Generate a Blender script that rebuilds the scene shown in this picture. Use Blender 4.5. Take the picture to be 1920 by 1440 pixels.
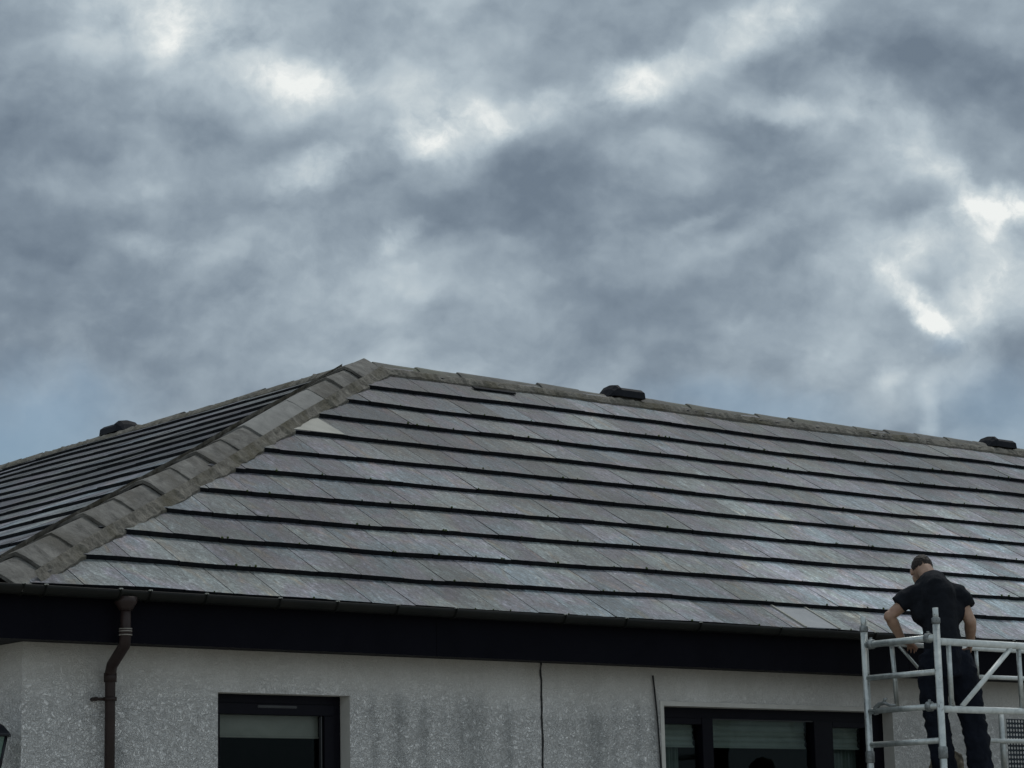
import bpy, bmesh, math, random
from mathutils import Vector, Matrix, noise
sc = bpy.context.scene
for o in list(bpy.data.objects): bpy.data.objects.remove(o)
COL = sc.collection
rad = math.radians

# ------------------------------------------------------------------ camera
CAM = Vector((-6.379, -12.681, 1.6))
FW = Vector((0.62216, 0.75971, 0.18930)).normalized()
RT = Vector((0.776, -0.63, -0.022)); RT = (RT - FW * RT.dot(FW)).normalized()
UP = RT.cross(FW)
cd = bpy.data.cameras.new("camera"); cam = bpy.data.objects.new("camera", cd); COL.objects.link(cam)
m = Matrix((RT, UP, -FW)).transposed().to_4x4(); m.translation = CAM
cam.matrix_world = m
cd.lens = 86.388; cd.sensor_width = 36; cd.clip_end = 4000
sc.camera = cam

# ------------------------------------------------------------------ light
SUN_EL, SUN_AZ = rad(57), rad(60)
sl = bpy.data.lights.new("sun", 'SUN'); sl.energy = 1.1; sl.angle = rad(14); sl.color = (1, .97, .92)
so = bpy.data.objects.new("sun", sl); COL.objects.link(so)
sdir = Vector((math.sin(SUN_AZ) * math.cos(SUN_EL), math.cos(SUN_AZ) * math.cos(SUN_EL), math.sin(SUN_EL)))
so.rotation_euler = sdir.to_track_quat('Z', 'Y').to_euler()
sc.view_settings.view_transform = 'Standard'; sc.view_settings.look = 'None'
sc.view_settings.exposure = 0; sc.view_settings.gamma = 1

# ------------------------------------------------------------------ node helper
class NT:
    def __init__(s, tree): s.t = tree; s.n = tree.nodes; s.l = tree.links
    def new(s, typ, ins=None, **kw):
        nd = s.n.new(typ)
        for k, v in kw.items(): setattr(nd, k, v)
        for k, v in (ins or {}).items():
            if hasattr(v, 'is_linked') or isinstance(v, bpy.types.NodeSocket): s.l.new(v, nd.inputs[k])
            else: nd.inputs[k].default_value = v
        return nd
    def math(s, op, a, b=0.0, c=None, clamp=False):
        ins = {0: a, 1: b}
        if c is not None: ins[2] = c
        return s.new('ShaderNodeMath', ins, operation=op, use_clamp=clamp).outputs[0]
    def vmath(s, op, a, b=None, out=0, sc=None):
        ins = {0: a}
        if b is not None: ins[1] = b
        if sc is not None: ins['Scale'] = sc
        return s.new('ShaderNodeVectorMath', ins, operation=op).outputs[out]
    def ramp(s, fac, stops, interp='LINEAR'):
        nd = s.new('ShaderNodeValToRGB', {0: fac}); cr = nd.color_ramp; cr.interpolation = interp
        while len(cr.elements) < len(stops): cr.elements.new(.5)
        for e, (p, c) in zip(cr.elements, stops):
            e.position = p; e.color = (c[0], c[1], c[2], 1) if not isinstance(c, (int, float)) else (c, c, c, 1)
        return nd.outputs[0]
    def noise(s, vec, scale, detail=4, rough=.55, w=None, dist=0, out=0):
        ins = {'Vector': vec, 'Scale': scale, 'Detail': detail, 'Roughness': rough, 'Distortion': dist}
        nd = s.n.new('ShaderNodeTexNoise')
        if w is not None: nd.noise_dimensions = '4D'; ins['W'] = w
        for k, v in ins.items():
            if isinstance(v, bpy.types.NodeSocket): s.l.new(v, nd.inputs[k])
            else: nd.inputs[k].default_value = v
        return nd.outputs[out]
    def mix(s, fac, a, b, blend='MIX'):
        nd = s.new('ShaderNodeMix', data_type='RGBA', blend_type=blend)
        for i, v in ((0, fac), (6, a), (7, b)):
            if isinstance(v, bpy.types.NodeSocket): s.l.new(v, nd.inputs[i])
            else: nd.inputs[i].default_value = (v if i == 0 else (*v[:3], 1))
        return nd.outputs[2]

# ------------------------------------------------------------------ world: cloudy sky
w = bpy.data.worlds.new("World"); sc.world = w; w.use_nodes = True
T = NT(w.node_tree); T.n.clear()
geo = T.new('ShaderNodeTexCoord')
D = geo.outputs['Generated']
# sky chart: tangent coordinates around the direction in which the cloud bank stands (one unit = 1000 arc steps)
zc = T.math('MAXIMUM', T.vmath('DOT_PRODUCT', D, tuple(FW), out='Value'), .05)
A = T.math('DIVIDE', T.vmath('DOT_PRODUCT', D, tuple(RT), out='Value'), zc)
B = T.math('DIVIDE', T.vmath('DOT_PRODUCT', D, tuple(UP), out='Value'), zc)
ab = T.new('ShaderNodeCombineXYZ', {0: A, 1: B, 2: 0.0}).outputs[0]
abo = T.vmath('ADD', ab, (7.31, 4.17, 2.73))
n1 = T.noise(abo, 20, 3, .5, out=1)
n2 = T.noise(abo, 75, 5, .6, out=1)
w1 = T.vmath('SCALE', T.vmath('SUBTRACT', n1, (.5, .5, .5)), sc=.024)
w2 = T.vmath('SCALE', T.vmath('SUBTRACT', n2, (.5, .5, .5)), sc=.010)
P2 = T.vmath('MULTIPLY', T.vmath('ADD', T.vmath('ADD', ab, w1), w2), (1, 1, 0))
F_ = 4607.3
BR = [  # direction (as chart x,y), widths, tilt, amount
 (330,15,170,80,10,.46),(350,85,50,55,0,.22),(560,150,110,48,0,.46),(585,150,55,26,0,.18),(740,165,60,22,-20,.14),
 (835,225,60,75,-30,.38),(805,255,45,28,-20,.34),(720,275,160,42,-18,.26),(575,322,70,32,-15,.32),(915,222,45,20,20,.25),
 (1000,205,80,24,-25,.42),(1175,155,55,32,25,.5),(1315,105,190,32,-27,.42),(1465,35,70,45,20,.3),(1440,195,70,16,5,.24),
 (1550,213,60,22,10,.22),(1700,250,110,42,42,.36),(1690,298,45,25,20,.25),(1790,330,45,20,45,.3),(1890,385,85,36,0,.55),
 (1905,375,50,24,0,.4),(1880,450,80,60,0,.4),(1700,465,130,38,-15,.3),(1690,495,60,22,-40,.3),(1740,575,80,18,44,.5),(1742,580,50,12,44,.4),
 (1850,560,70,45,0,.3),(1812,635,45,55,-30,.28),(1655,703,34,16,-35,.24),(1745,690,80,44,30,.13),(1300,412,55,14,-35,.2),
 (1480,400,60,16,-30,.14),(283,462,75,26,12,.24),(640,470,180,85,-10,.16),(742,440,40,12,-35,.26),(480,560,240,110,0,.1),
 (250,330,45,26,30,.12),(1728,800,16,60,6,.3),(1050,470,90,18,8,.08),(1365,600,24,30,0,.12),(60,335,80,30,0,.1),
 (1160,690,60,22,-40,.06),(140,640,120,60,0,.08),(1900,560,60,60,0,.2),(1500,640,160,70,0,.06),(850,60,60,16,50,.1),(550,60,50,14,10,.0)]
DK = [(60,150,230,120,0,-.13),(220,240,180,55,0,-.2),(120,430,150,60,0,-.16),(420,385,90,28,-10,-.12),(950,355,160,60,-15,-.24),
 (1180,405,200,60,-15,-.26),(1410,290,90,45,0,-.24),(1750,120,150,50,10,-.2),(1890,170,110,60,0,-.22),(1150,40,150,45,0,-.14),
 (1500,480,150,28,-20,-.2),(1700,385,90,25,-10,-.14),(1772,640,34,26,-30,-.26),(40,600,120,110,0,-.14),(1020,600,260,60,0,-.1),
 (380,240,90,26,10,-.14),(560,90,110,20,0,-.12),(1650,170,150,30,5,-.12),(1400,230,110,20,0,-.08),(620,390,60,16,-20,-.05)]
brk = T.new('ShaderNodeMapRange', {'Value': T.noise(T.vmath('ADD', P2, (2.9, 5.3, 1.1)), 30, 7, .62), 'From Min': .36, 'From Max': .62, 'To Min': .42, 'To Max': 1.2}).outputs[0]
acc = None
for qi, (u, v, su, sv, rot, amp) in enumerate([(*q[:5], q[5] * .80) for q in BR] + [(*q[:5], q[5] * .66) for q in DK]):
    if qi == len(BR): acc = T.math('MULTIPLY', acc, brk)
    mp = T.new('ShaderNodeMapping', {'Vector': P2, 'Location': ((u - 960) / F_, (720 - v) / F_, 0), 'Rotation': (0, 0, rad(-rot)),
                                     'Scale': (su * 2.4 / F_, sv * 2.4 / F_, 1)}, vector_type='TEXTURE')
    r = T.vmath('LENGTH', mp.outputs[0], out='Value')
    g = T.new('ShaderNodeMapRange', {'Value': r, 'From Min': 0.0, 'From Max': 1.0, 'To Min': amp, 'To Max': 0.0}, interpolation_type='SMOOTHERSTEP').outputs[0]
    acc = g if acc is None else T.math('ADD', acc, g)
front = T.new('ShaderNodeMapRange', {'Value': T.vmath('DOT_PRODUCT', D, tuple(FW), out='Value'), 'From Min': .5, 'From Max': .85}).outputs[0]
nb = T.noise(T.vmath('ADD', D, (3.1, 1.7, .4)), 3.2, 7, .55, dist=.4)
nf = T.noise(T.vmath('MULTIPLY', T.vmath('ADD', abo, w1), (1, 1.35, 1)), 13, 6, .55)
nf2 = T.noise(T.vmath('ADD', P2, (3.7, 9.1, 1.37)), 48, 5, .58)
base_front = T.math('ADD', T.math('MULTIPLY_ADD', nf, .46, .10), T.math('MULTIPLY_ADD', nf2, .15, -.075))
base_any = T.math('MULTIPLY_ADD', nb, 1.2, -.08)
# billows: the side of each puff that faces the light is brighter than the other side
pb = T.vmath('MULTIPLY', T.vmath('ADD', T.vmath('ADD', abo, T.vmath('SCALE', w1, sc=.5)), T.vmath('SCALE', w2, sc=.5)), (1, 1.25, 1))
def relief(scale, det, k, dx, dy):
    na = T.noise(pb, scale, det, .5); nc = T.noise(T.vmath('ADD', pb, (dx, dy, 0)), scale, det, .5)
    return T.math('MULTIPLY', T.math('SUBTRACT', na, nc), k)
rel = T.math('ADD', relief(9, 7, 1.35, -.005, .0105), relief(30, 6, .38, -.0015, .004))
def puffs(scale, det, k, off, sx, sy):
    pv = T.vmath('MULTIPLY', T.vmath('ADD', T.vmath('ADD', abo, T.vmath('SCALE', w1, sc=.7)), T.vmath('ADD', T.vmath('SCALE', w2, sc=.55), off)), (sx, sy, 1))
    vo = T.new('ShaderNodeTexVoronoi', {'Vector': pv, 'Scale': scale, 'Detail': det, 'Roughness': .5, 'Lacunarity': 2.1, 'Smoothness': .35}, feature='SMOOTH_F1', voronoi_dimensions='2D')
    return T.math('MULTIPLY', T.math('SUBTRACT', .72, vo.outputs['Distance']), k)
base_front = T.math('ADD', base_front, rel)
base_front = T.math('ADD', base_front, T.math('MULTIPLY', puffs(8.5, 3.5, .36, (0, 0, 0), 1, 1.2), T.new('ShaderNodeMapRange', {'Value': nf, 'From Min': .4, 'From Max': .55, 'To Min': .5, 'To Max': 1.2}).outputs[0]))
mixv = T.new('ShaderNodeMix', {0: front, 2: base_any, 3: T.math('ADD', base_front, acc)}, data_type='FLOAT').outputs[0]
cloud = T.ramp(mixv, [(0, (.155, .200, .255)), (.16, (.212, .266, .325)), (.36, (.315, .382, .442)), (.54, (.43, .505, .56)), (.76, (.585, .65, .68)), (1, (.86, .885, .87))])
sky = T.new('ShaderNodeTexSky', sky_type='NISHITA', sun_disc=False, sun_elevation=SUN_EL, sun_rotation=SUN_AZ, altitude=100, air_density=1.2, dust_density=.2, ozone_density=3.0)
skyc = T.vmath('SCALE', sky.outputs[0], sc=.06)
gap = None
for (u, v, su, sv, rot, amp) in [(-20,850,230,75,-15,.8),(1410,765,170,40,8,.42),(1890,790,150,80,0,.42),(100,730,120,50,0,.2),(1780,640,30,20,0,.2)]:
    mp = T.new('ShaderNodeMapping', {'Vector': P2, 'Location': ((u - 960) / F_, (720 - v) / F_, 0), 'Rotation': (0, 0, rad(-rot)),
                                     'Scale': (su * 2.0 / F_, sv * 2.0 / F_, 1)}, vector_type='TEXTURE')
    r = T.vmath('LENGTH', mp.outputs[0], out='Value')
    g = T.new('ShaderNodeMapRange', {'Value': r, 'From Min': 0.0, 'From Max': 1.0, 'To Min': amp, 'To Max': 0.0}, interpolation_type='SMOOTHERSTEP').outputs[0]
    gap = g if gap is None else T.math('ADD', gap, g)
gapf = T.math('MULTIPLY', gap, front, clamp=True)
bg1 = T.new('ShaderNodeBackground', {0: cloud, 1: 1.0})
bg2 = T.new('ShaderNodeBackground', {0: skyc, 1: 1.0})
mx = T.new('ShaderNodeMixShader', {0: gapf, 1: bg1.outputs[0], 2: bg2.outputs[0]})
T.new('ShaderNodeOutputWorld', {0: mx.outputs[0]})

# ------------------------------------------------------------------ materials
def mat(name, col=(.5, .5, .5), rough=.6, metal=0, spec=.5):
    m = bpy.data.materials.new(name); m.use_nodes = True
    t = NT(m.node_tree); bs = m.node_tree.nodes['Principled BSDF']
    bs.inputs['Base Color'].default_value = (*col, 1); bs.inputs['Roughness'].default_value = rough
    bs.inputs['Metallic'].default_value = metal; bs.inputs['Specular IOR Level'].default_value = spec
    return m, t, bs
def setin(t, bs, k, v): t.l.new(v, bs.inputs[k])
def bump(t, bs, h, strength=.4, dist=.01):
    b = t.new('ShaderNodeBump', {'Strength': strength, 'Distance': dist, 'Height': h}); t.l.new(b.outputs[0], bs.inputs['Normal'])

def slate_material(name, dull=0.0):
    m, t, bs = mat(name, rough=.6, spec=.2)
    oc = t.new('ShaderNodeTexCoord').outputs['Object']
    ti = t.new('ShaderNodeAttribute', attribute_name='tint').outputs['Fac']
    t2 = t.new('ShaderNodeAttribute', attribute_name='tone').outputs['Fac']
    off = t.math('MULTIPLY', ti, 37.0)
    st = t.vmath('MULTIPLY', oc, (2.0, .8, .8))
    a = t.noise(st, 2.0, 2, .5, w=off, dist=.8)
    b = t.noise(t.vmath('MULTIPLY', oc, (1.9, .75, .75)), 9, 7, .70, w=off, dist=1.5)
    c = t.noise(oc, 48, 5, .72)
    big = t.noise(oc, .42, 3, .5)
    hn = t.noise(oc, 1.5, 2.5, .5, dist=.6)
    hue = t.ramp(t.math('ADD', t.math('MULTIPLY_ADD', hn, .85, -.02), t.math('MULTIPLY_ADD', t.math('ADD', a, t.math('MULTIPLY', ti, .45)), .36, -.26)),
        [(0, (.052, .070, .094)), (.30, (.068, .086, .108)), (.38, (.092, .078, .108)), (.45, (.088, .092, .100)), (.53, (.090, .104, .110)), (.60, (.096, .090, .088)), (.68, (.104, .120, .118)), (.80, (.102, .096, .090)), (1, (.125, .138, .140))])
    worn = t.ramp(t.math('ADD', t.math('MULTIPLY', b, .72), t.math('MULTIPLY', c, .40)), [(.40, .30), (.50, .78), (.60, 1.2), (.72, 2.5)])
    tone = t.math('MULTIPLY_ADD', t2, .44, .58)
    bigt = t.ramp(big, [(.34, .62), (.66, 1.5)])
    hue = t.new('ShaderNodeHueSaturation', {'Saturation': .58, 'Color': hue}).outputs[0]
    colr = t.mix(1.0, hue, worn, 'MULTIPLY')
    colr = t.mix(t.ramp(t.noise(t.vmath('MULTIPLY', oc, (2.6, .8, .8)), 3.2, 6, .65, dist=.8), [(.54, 0), (.68, .75)]), colr, t.mix(1.0, colr, (1.30, 1.0, .76), 'MULTIPLY'))
    colr = t.mix(1.0, colr, t.new('ShaderNodeCombineColor', {0: tone, 1: tone, 2: tone}).outputs[0], 'MULTIPLY')
    colr = t.mix(1.0, colr, bigt, 'MULTIPLY')
    # sky sheen painted into the slate colour: paler towards the eaves and the right
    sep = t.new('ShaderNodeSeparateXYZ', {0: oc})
    sheen = t.math('ADD', t.new('ShaderNodeMapRange', {'Value': sep.outputs[2], 'From Min': 5.0, 'From Max': 3.3, 'To Min': -.05, 'To Max': .78}).outputs[0],
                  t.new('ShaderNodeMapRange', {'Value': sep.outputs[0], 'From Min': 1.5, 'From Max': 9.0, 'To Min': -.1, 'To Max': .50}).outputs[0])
    sheenf = t.math('MULTIPLY', sheen, t.ramp(t.noise(oc, 1.3, 5, .6), [(.25, .35), (.7, 1.0)]), clamp=True)
    colr = t.mix(sheenf, colr, t.mix(1.0, colr, (3.9, 4.15, 3.95), 'MULTIPLY'))
    lich = t.ramp(t.noise(oc, 7.5, 8, .72), [(.60, 0), (.72, 1)])
    colr = t.mix(t.math('MULTIPLY', lich, .35), colr, (.24, .25, .215))
    setin(t, bs, 'Base Color', colr)
    setin(t, bs, 'Roughness', t.ramp(b, [(.3, .48), (.7, .72)]))
    bump(t, bs, t.math('ADD', t.math('MULTIPLY', b, 1.0), t.math('MULTIPLY', c, .3)), 1.0, .014)
    return m
M = {}
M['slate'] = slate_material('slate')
M['edge'], t, bs = mat('slate_edge', (.012, .013, .016), .85, spec=.15)  # near-black colour paints in dirt and the shadow gap under each course
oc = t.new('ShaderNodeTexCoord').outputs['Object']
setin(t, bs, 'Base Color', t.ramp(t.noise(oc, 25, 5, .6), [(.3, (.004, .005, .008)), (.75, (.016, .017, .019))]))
def grainy(name, c1, c2, scale=8, rough=.8, bumps=.5, bscale=60, spec=.3, metal=0, c3=None, s3=2, stops=(.3, .7), dist=.01):
    m, t, bs = mat(name, c1, rough, metal, spec)
    oc = t.new('ShaderNodeTexCoord').outputs['Object']
    n = t.noise(oc, scale, 7, .65, dist=.6)
    c = t.ramp(n, [(stops[0], c1), (stops[1], c2)])
    if c3: c = t.mix(t.ramp(t.noise(t.vmath('ADD', oc, (5, 3, 1)), s3, 5, .6), [(.48, 0), (.66, 1)]), c, c3)
    setin(t, bs, 'Base Color', c)
    bump(t, bs, t.noise(oc, bscale, 5, .7), bumps, dist)
    return m
M['cap'] = grainy('hip_concrete', (.060, .057, .052), (.235, .225, .205), 9, .85, 1.0, 50, c3=(.10, .092, .078), s3=2.2)
M['caplite'] = grainy('new_hip_concrete', (.17, .168, .16), (.26, .255, .24), 6, .85, .5, 70)
M['ridge'] = grainy('ridge_concrete', (.085, .083, .076), (.20, .19, .172), 5, .85, .7, 60, c3=(.15, .15, .115), s3=1.8)
M['mortar'] = grainy('mortar', (.10, .092, .078), (.27, .25, .215), 14, .95, 1, 45, c3=(.12, .108, .078), s3=3, dist=.02)
M['pale'] = grainy('new_slate', (.27, .265, .235), (.37, .36, .32), 6, .7, .3, 60)
M['pale2'] = grainy('blue_new_slate', (.15, .17, .19), (.22, .24, .26), 7, .5, .3, 60)
M['plastic'] = grainy('black_plastic', (.007, .008, .012), (.016, .017, .021), 9, .75, .1, 40, spec=.15)
M['fascia'] = grainy('dark_fascia_paint', (.0012, .0014, .004), (.0035, .0035, .007), 3, .7, .15, 30, spec=.08)
M['gutter'] = grainy('dark_brown_gutter', (.004, .005, .005), (.012, .012, .010), 4, .5, .1, 30, spec=.2)
M['pipe'] = grainy('brown_downpipe', (.016, .009, .008), (.030, .018, .016), 6, .5, .1, 40)
M['collar'] = grainy('pipe_collar', (.16, .14, .12), (.30, .28, .25), 20, .5, .1, 40)
M['screw'] = grainy('pale_clip', (.35, .35, .32), (.5, .5, .46), 20, .5, .1, 40)
M['frame'] = grainy('window_frame_dark', (.0015, .0015, .005), (.004, .004, .008), 4, .5, .1, 30, spec=.12)
M['trim'] = grainy('frame_bead', (.03, .032, .034), (.05, .052, .055), 8, .4, .1, 40)
M['blind'] = grainy('grey_blind_fabric', (.22, .22, .20), (.29, .29, .265), 4, .9, .1, 200)
M['blind2'] = grainy('green_grey_blind', (.15, .18, .165), (.22, .26, .24), 4, .9, .1, 200)
M['curtain'] = grainy('curtain', (.07, .10, .09), (.12, .15, .14), 5, .95, .3, 90)
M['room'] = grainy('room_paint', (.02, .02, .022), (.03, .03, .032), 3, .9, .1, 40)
M['timber'] = grainy('soffit_board', (.002, .002, .004), (.005, .005, .007), 3, .8, .2, 40)
M['crack'], t, bs = mat('joint_sealant', (.008, .008, .009), .8)
M['ground'] = grainy('ground_gravel', (.26, .25, .22), (.42, .40, .36), 3, .95, .6, 30)
# glass
m, t, bs = mat('window_glass'); t.n.remove(bs)
gb = t.new('ShaderNodeBump', {'Strength': .03, 'Distance': .01, 'Height': t.noise(t.new('ShaderNodeTexCoord').outputs['Object'], 3.5, 2, .5)})
gl = t.new('ShaderNodeBsdfGlossy', {'Color': (.72, .85, .85, 1), 'Roughness': .02, 'Normal': gb.outputs[0]}); tr = t.new('ShaderNodeBsdfTransparent', {'Color': (.80, .84, .82, 1)})
fr = t.new('ShaderNodeFresnel', {'IOR': 1.22})
mx = t.new('ShaderNodeMixShader', {0: fr.outputs[0], 1: tr.outputs[0], 2: gl.outputs[0]})
t.l.new(mx.outputs[0], t.n['Material Output'].inputs[0]); M['glass'] = m
# roughcast render
m, t, bs = mat('roughcast_render', rough=.92, spec=.25)
oc = t.new('ShaderNodeTexCoord').outputs['Object']
sep = t.new('ShaderNodeSeparateXYZ', {0: oc})
wp = t.vmath('ADD', oc, t.vmath('SCALE', t.vmath('SUBTRACT', t.noise(oc, 14, 3, .5, out=1), (.5, .5, .5)), sc=.09))
h1 = t.noise(wp, 46, 2.5, .5, dist=2.2)
h2 = t.noise(oc, 90, 3, .6)
smooth = t.new('ShaderNodeMapRange', {'Value': t.math('ADD', sep.outputs[2], t.math('MULTIPLY', t.noise(oc, 2.2, 3, .5), .22)), 'From Min': 2.62, 'From Max': 2.88, 'To Min': 1.0, 'To Max': .5}).outputs[0]
hh = t.math('ADD', t.ramp(h1, [(.40, 0), (.60, 1)]), t.math('MULTIPLY', h2, .35))
c0 = t.ramp(t.noise(oc, 3.0, 6, .6), [(.3, (.78, .77, .755)), (.7, (.86, .85, .835))])
pit_shade = t.ramp(h1, [(.38, .72), (.47, .95), (.58, 1.04)])  # hollows of the roughcast darkened in the colour to look shadowed
c0 = t.mix(smooth, t.mix(1.0, c0, (.86, .85, .83), 'MULTIPLY'), t.mix(1.0, c0, pit_shade, 'MULTIPLY'))
# rain streaks with their own places
streak = t.noise(t.vmath('MULTIPLY', oc, (9, 9, .7)), 1.0, 6, .62)
acc = None
for x0, wd, z0 in ((3.25, .10, 2.72), (3.44, .09, 2.70), (3.83, .26, 2.73), (5.12, .07, 2.76), (4.95, .22, 2.66), (5.50, .09, 2.80), (4.15, .1, 2.7), (3.04, .06, 2.75), (5.33, .05, 2.75), (1.15, .1, 2.4)):
    gx = t.new('ShaderNodeMapRange', {'Value': t.math('ABSOLUTE', t.math('SUBTRACT', t.math('ADD', sep.outputs[0], t.math('MULTIPLY', t.noise(oc, 5, 3, .6), .12)), x0 + .06)), 'From Min': 0.0, 'From Max': wd, 'To Min': 1.0, 'To Max': 0.0}, interpolation_type='SMOOTHSTEP').outputs[0]
    gz = t.new('ShaderNodeMapRange', {'Value': sep.outputs[2], 'From Min': z0, 'From Max': z0 - .14, 'To Min': 0.0, 'To Max': 1.0}, interpolation_type='SMOOTHSTEP').outputs[0]
    g = t.math('MULTIPLY', gx, gz)
    acc = g if acc is None else t.math('MAXIMUM', acc, g)
stain = t.math('MULTIPLY', acc, t.ramp(streak, [(.3, .25), (.62, 1.0)]))
c0 = t.mix(t.math('MULTIPLY', stain, .5), c0, (.30, .31, .31))
gen = t.ramp(streak, [(.50, 0), (.75, 1)])
c0 = t.mix(t.math('MULTIPLY', gen, .12), c0, (.25, .26, .25))
# darker tan band just below the soffit
top_band = t.new('ShaderNodeMapRange', {'Value': t.math('ADD', sep.outputs[2], t.math('MULTIPLY', t.noise(oc, 2.0, 5, .6), .25)), 'From Min': 2.72, 'From Max': 3.05, 'To Min': 0.0, 'To Max': .62}).outputs[0]
c0 = t.mix(top_band, c0, (.30, .275, .22))
setin(t, bs, 'Base Color', c0)
bp = t.new('ShaderNodeBump', {'Strength': t.math('MULTIPLY', smooth, 1.0), 'Distance': .012, 'Height': hh}); t.l.new(bp.outputs[0], bs.inputs['Normal'])
M['render'] = m
M['smooth'] = grainy('smooth_render', (.46, .45, .42), (.58, .565, .53), 4, .9, .3, 60)
# galvanised / aluminium tube
m, t, bs = mat('aluminium_tube', (.5, .5, .5), .38, .75)
oc = t.new('ShaderNodeTexCoord').outputs['Object']
n = t.noise(oc, 9, 6, .7, dist=1)
setin(t, bs, 'Base Color', t.mix(t.ramp(t.noise(oc, 28, 5, .7), [(.62, 0), (.70, 1)]), t.ramp(n, [(.3, (.32, .35, .35)), (.7, (.66, .69, .67))]), (.10, .105, .09)))
setin(t, bs, 'Roughness', t.ramp(n, [(.3, .32), (.7, .6)])); bump(t, bs, t.noise(oc, 80, 3, .6), .15, .004)
M['alu'] = m
M['aludark'] = grainy('weathered_clamp', (.10, .11, .11), (.34, .36, .36), 22, .5, .4, 90, metal=.5)
M['brace'] = grainy('painted_brace', (.48, .51, .50), (.76, .79, .77), 12, .36, .2, 60, metal=0)
M['ply'] = grainy('platform_ply', (.10, .08, .055), (.2, .16, .11), 6, .8, .2, 50)
M['perf'] = grainy('perforated_sheet', (.015, .022, .028), (.03, .04, .05), 6, .6, .1, 50, metal=.2)
M['shirt'] = grainy('black_tshirt', (.005, .006, .009), (.014, .016, .021), 7, .92, .5, 120, spec=.15)
M['trouser'] = grainy('navy_trousers', (.003, .0045, .009), (.009, .012, .022), 6, .9, .5, 90, spec=.2)
M['boot'] = grainy('work_boot', (.02, .017, .014), (.05, .042, .035), 9, .7, .3, 70)
M['sole'] = grainy('boot_sole', (.01, .01, .01), (.02, .02, .02), 9, .8, .3, 70)
M['hair'] = grainy('dark_hair', (.016, .011, .009), (.048, .034, .028), 40, .6, .8, 260)
m, t, bs = mat('skin', (.36, .22, .15), .5); oc = t.new('ShaderNodeTexCoord').outputs['Object']
setin(t, bs, 'Base Color', t.ramp(t.noise(oc, 9, 4, .6), [(.3, (.27, .155, .105)), (.7, (.42, .27, .19))])); bs.inputs['Subsurface Weight'].default_value = .05
bump(t, bs, t.noise(oc, 120, 3, .6), .15, .004)
M['skin'] = m
M['lip'] = grainy('lips', (.25, .11, .09), (.3, .13, .1), 9, .5, .1, 60)
M['eye'] = grainy('eye_white', (.6, .58, .55), (.65, .63, .6), 9, .3, .0, 60)
M['canvas'] = grainy('tan_canvas', (.12, .10, .07), (.30, .26, .19), 14, .95, .6, 60, c3=(.035, .032, .03), s3=9)
M['lampmetal'] = grainy('black_lamp_metal', (.006, .007, .012), (.014, .015, .02), 9, .4, .1, 50)
m, t, bs = mat('green_lamp_glass', (.16, .26, .22), .25); bs.inputs['Transmission Weight'].default_value = .35; M['lampglass'] = m
M['moss'] = grainy('moss', (.03, .045, .012), (.10, .13, .04), 30, .95, .8, 90)

# ------------------------------------------------------------------ mesh helpers
def link(name, bm_or_mesh, mats, parent=None, smooth=False, loc=None):
    if isinstance(bm_or_mesh, bmesh.types.BMesh):
        me = bpy.data.meshes.new(name); bm_or_mesh.normal_update(); bm_or_mesh.to_mesh(me); bm_or_mesh.free()
    else: me = bm_or_mesh
    for mm in (mats if isinstance(mats, (list, tuple)) else [mats]): me.materials.append(M[mm])
    if smooth:
        for p in me.polygons: p.use_smooth = True
    o = bpy.data.objects.new(name, me); COL.objects.link(o)
    if parent: o.parent = parent
    if loc: o.location = loc
    return o
def tag(o, label, cat, group=None, kind=None):
    if label: o['label'] = label
    if cat: o['category'] = cat
    if group: o['group'] = group
    if kind: o['kind'] = kind
    return o
def empty(name, loc=(0, 0, 0)):
    o = bpy.data.objects.new(name, None); COL.objects.link(o); o.location = loc; return o
def box(bm, a, b, bev=0):
    vs = [bm.verts.new((x, y, z)) for x in (a[0], b[0]) for y in (a[1], b[1]) for z in (a[2], b[2])]
    fs = [(0, 1, 3, 2), (4, 6, 7, 5), (0, 4, 5, 1), (2, 3, 7, 6), (0, 2, 6, 4), (1, 5, 7, 3)]
    faces = [bm.faces.new([vs[i] for i in f]) for f in fs]
    if bev:
        es = list({e for f in faces for e in f.edges})
        bmesh.ops.bevel(bm, geom=es, offset=bev, segments=2, affect='EDGES', clamp_overlap=True)
    return faces
def frame_of(d):
    d = d.normalized(); u = Vector((0, 0, 1)) if abs(d.z) < .9 else Vector((1, 0, 0))
    x = d.cross(u).normalized(); return x, x.cross(d).normalized() * -1
def tube(bm, pts, r, seg=12, caps=True):
    """swept tube through pts; r number or list (or list of (rx, ry))"""
    pts = [Vector(p) for p in pts]; n = len(pts); rings = []
    x = None
    for i, p in enumerate(pts):
        d = (pts[min(i + 1, n - 1)] - pts[max(i - 1, 0)])
        if i == 0: d = pts[1] - pts[0]
        if d.length < 1e-9: d = Vector((0, 0, 1))
        d.normalize()
        if x is None: x, y = frame_of(d)
        else:
            x = (x - d * x.dot(d)).normalized(); y = d.cross(x)
        rr = r[i] if isinstance(r, (list, tuple)) else r
        ra, rb = rr if isinstance(rr, (list, tuple)) else (rr, rr)
        rings.append([bm.verts.new(p + x * ra * math.cos(2 * math.pi * k / seg) + y * rb * math.sin(2 * math.pi * k / seg)) for k in range(seg)])
    for a, b in zip(rings, rings[1:]):
        for k in range(seg): bm.faces.new([a[k], a[(k + 1) % seg], b[(k + 1) % seg], b[k]])
    if caps:
        bm.faces.new(rings[0][::-1]); bm.faces.new(rings[-1])
    return rings

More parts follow.
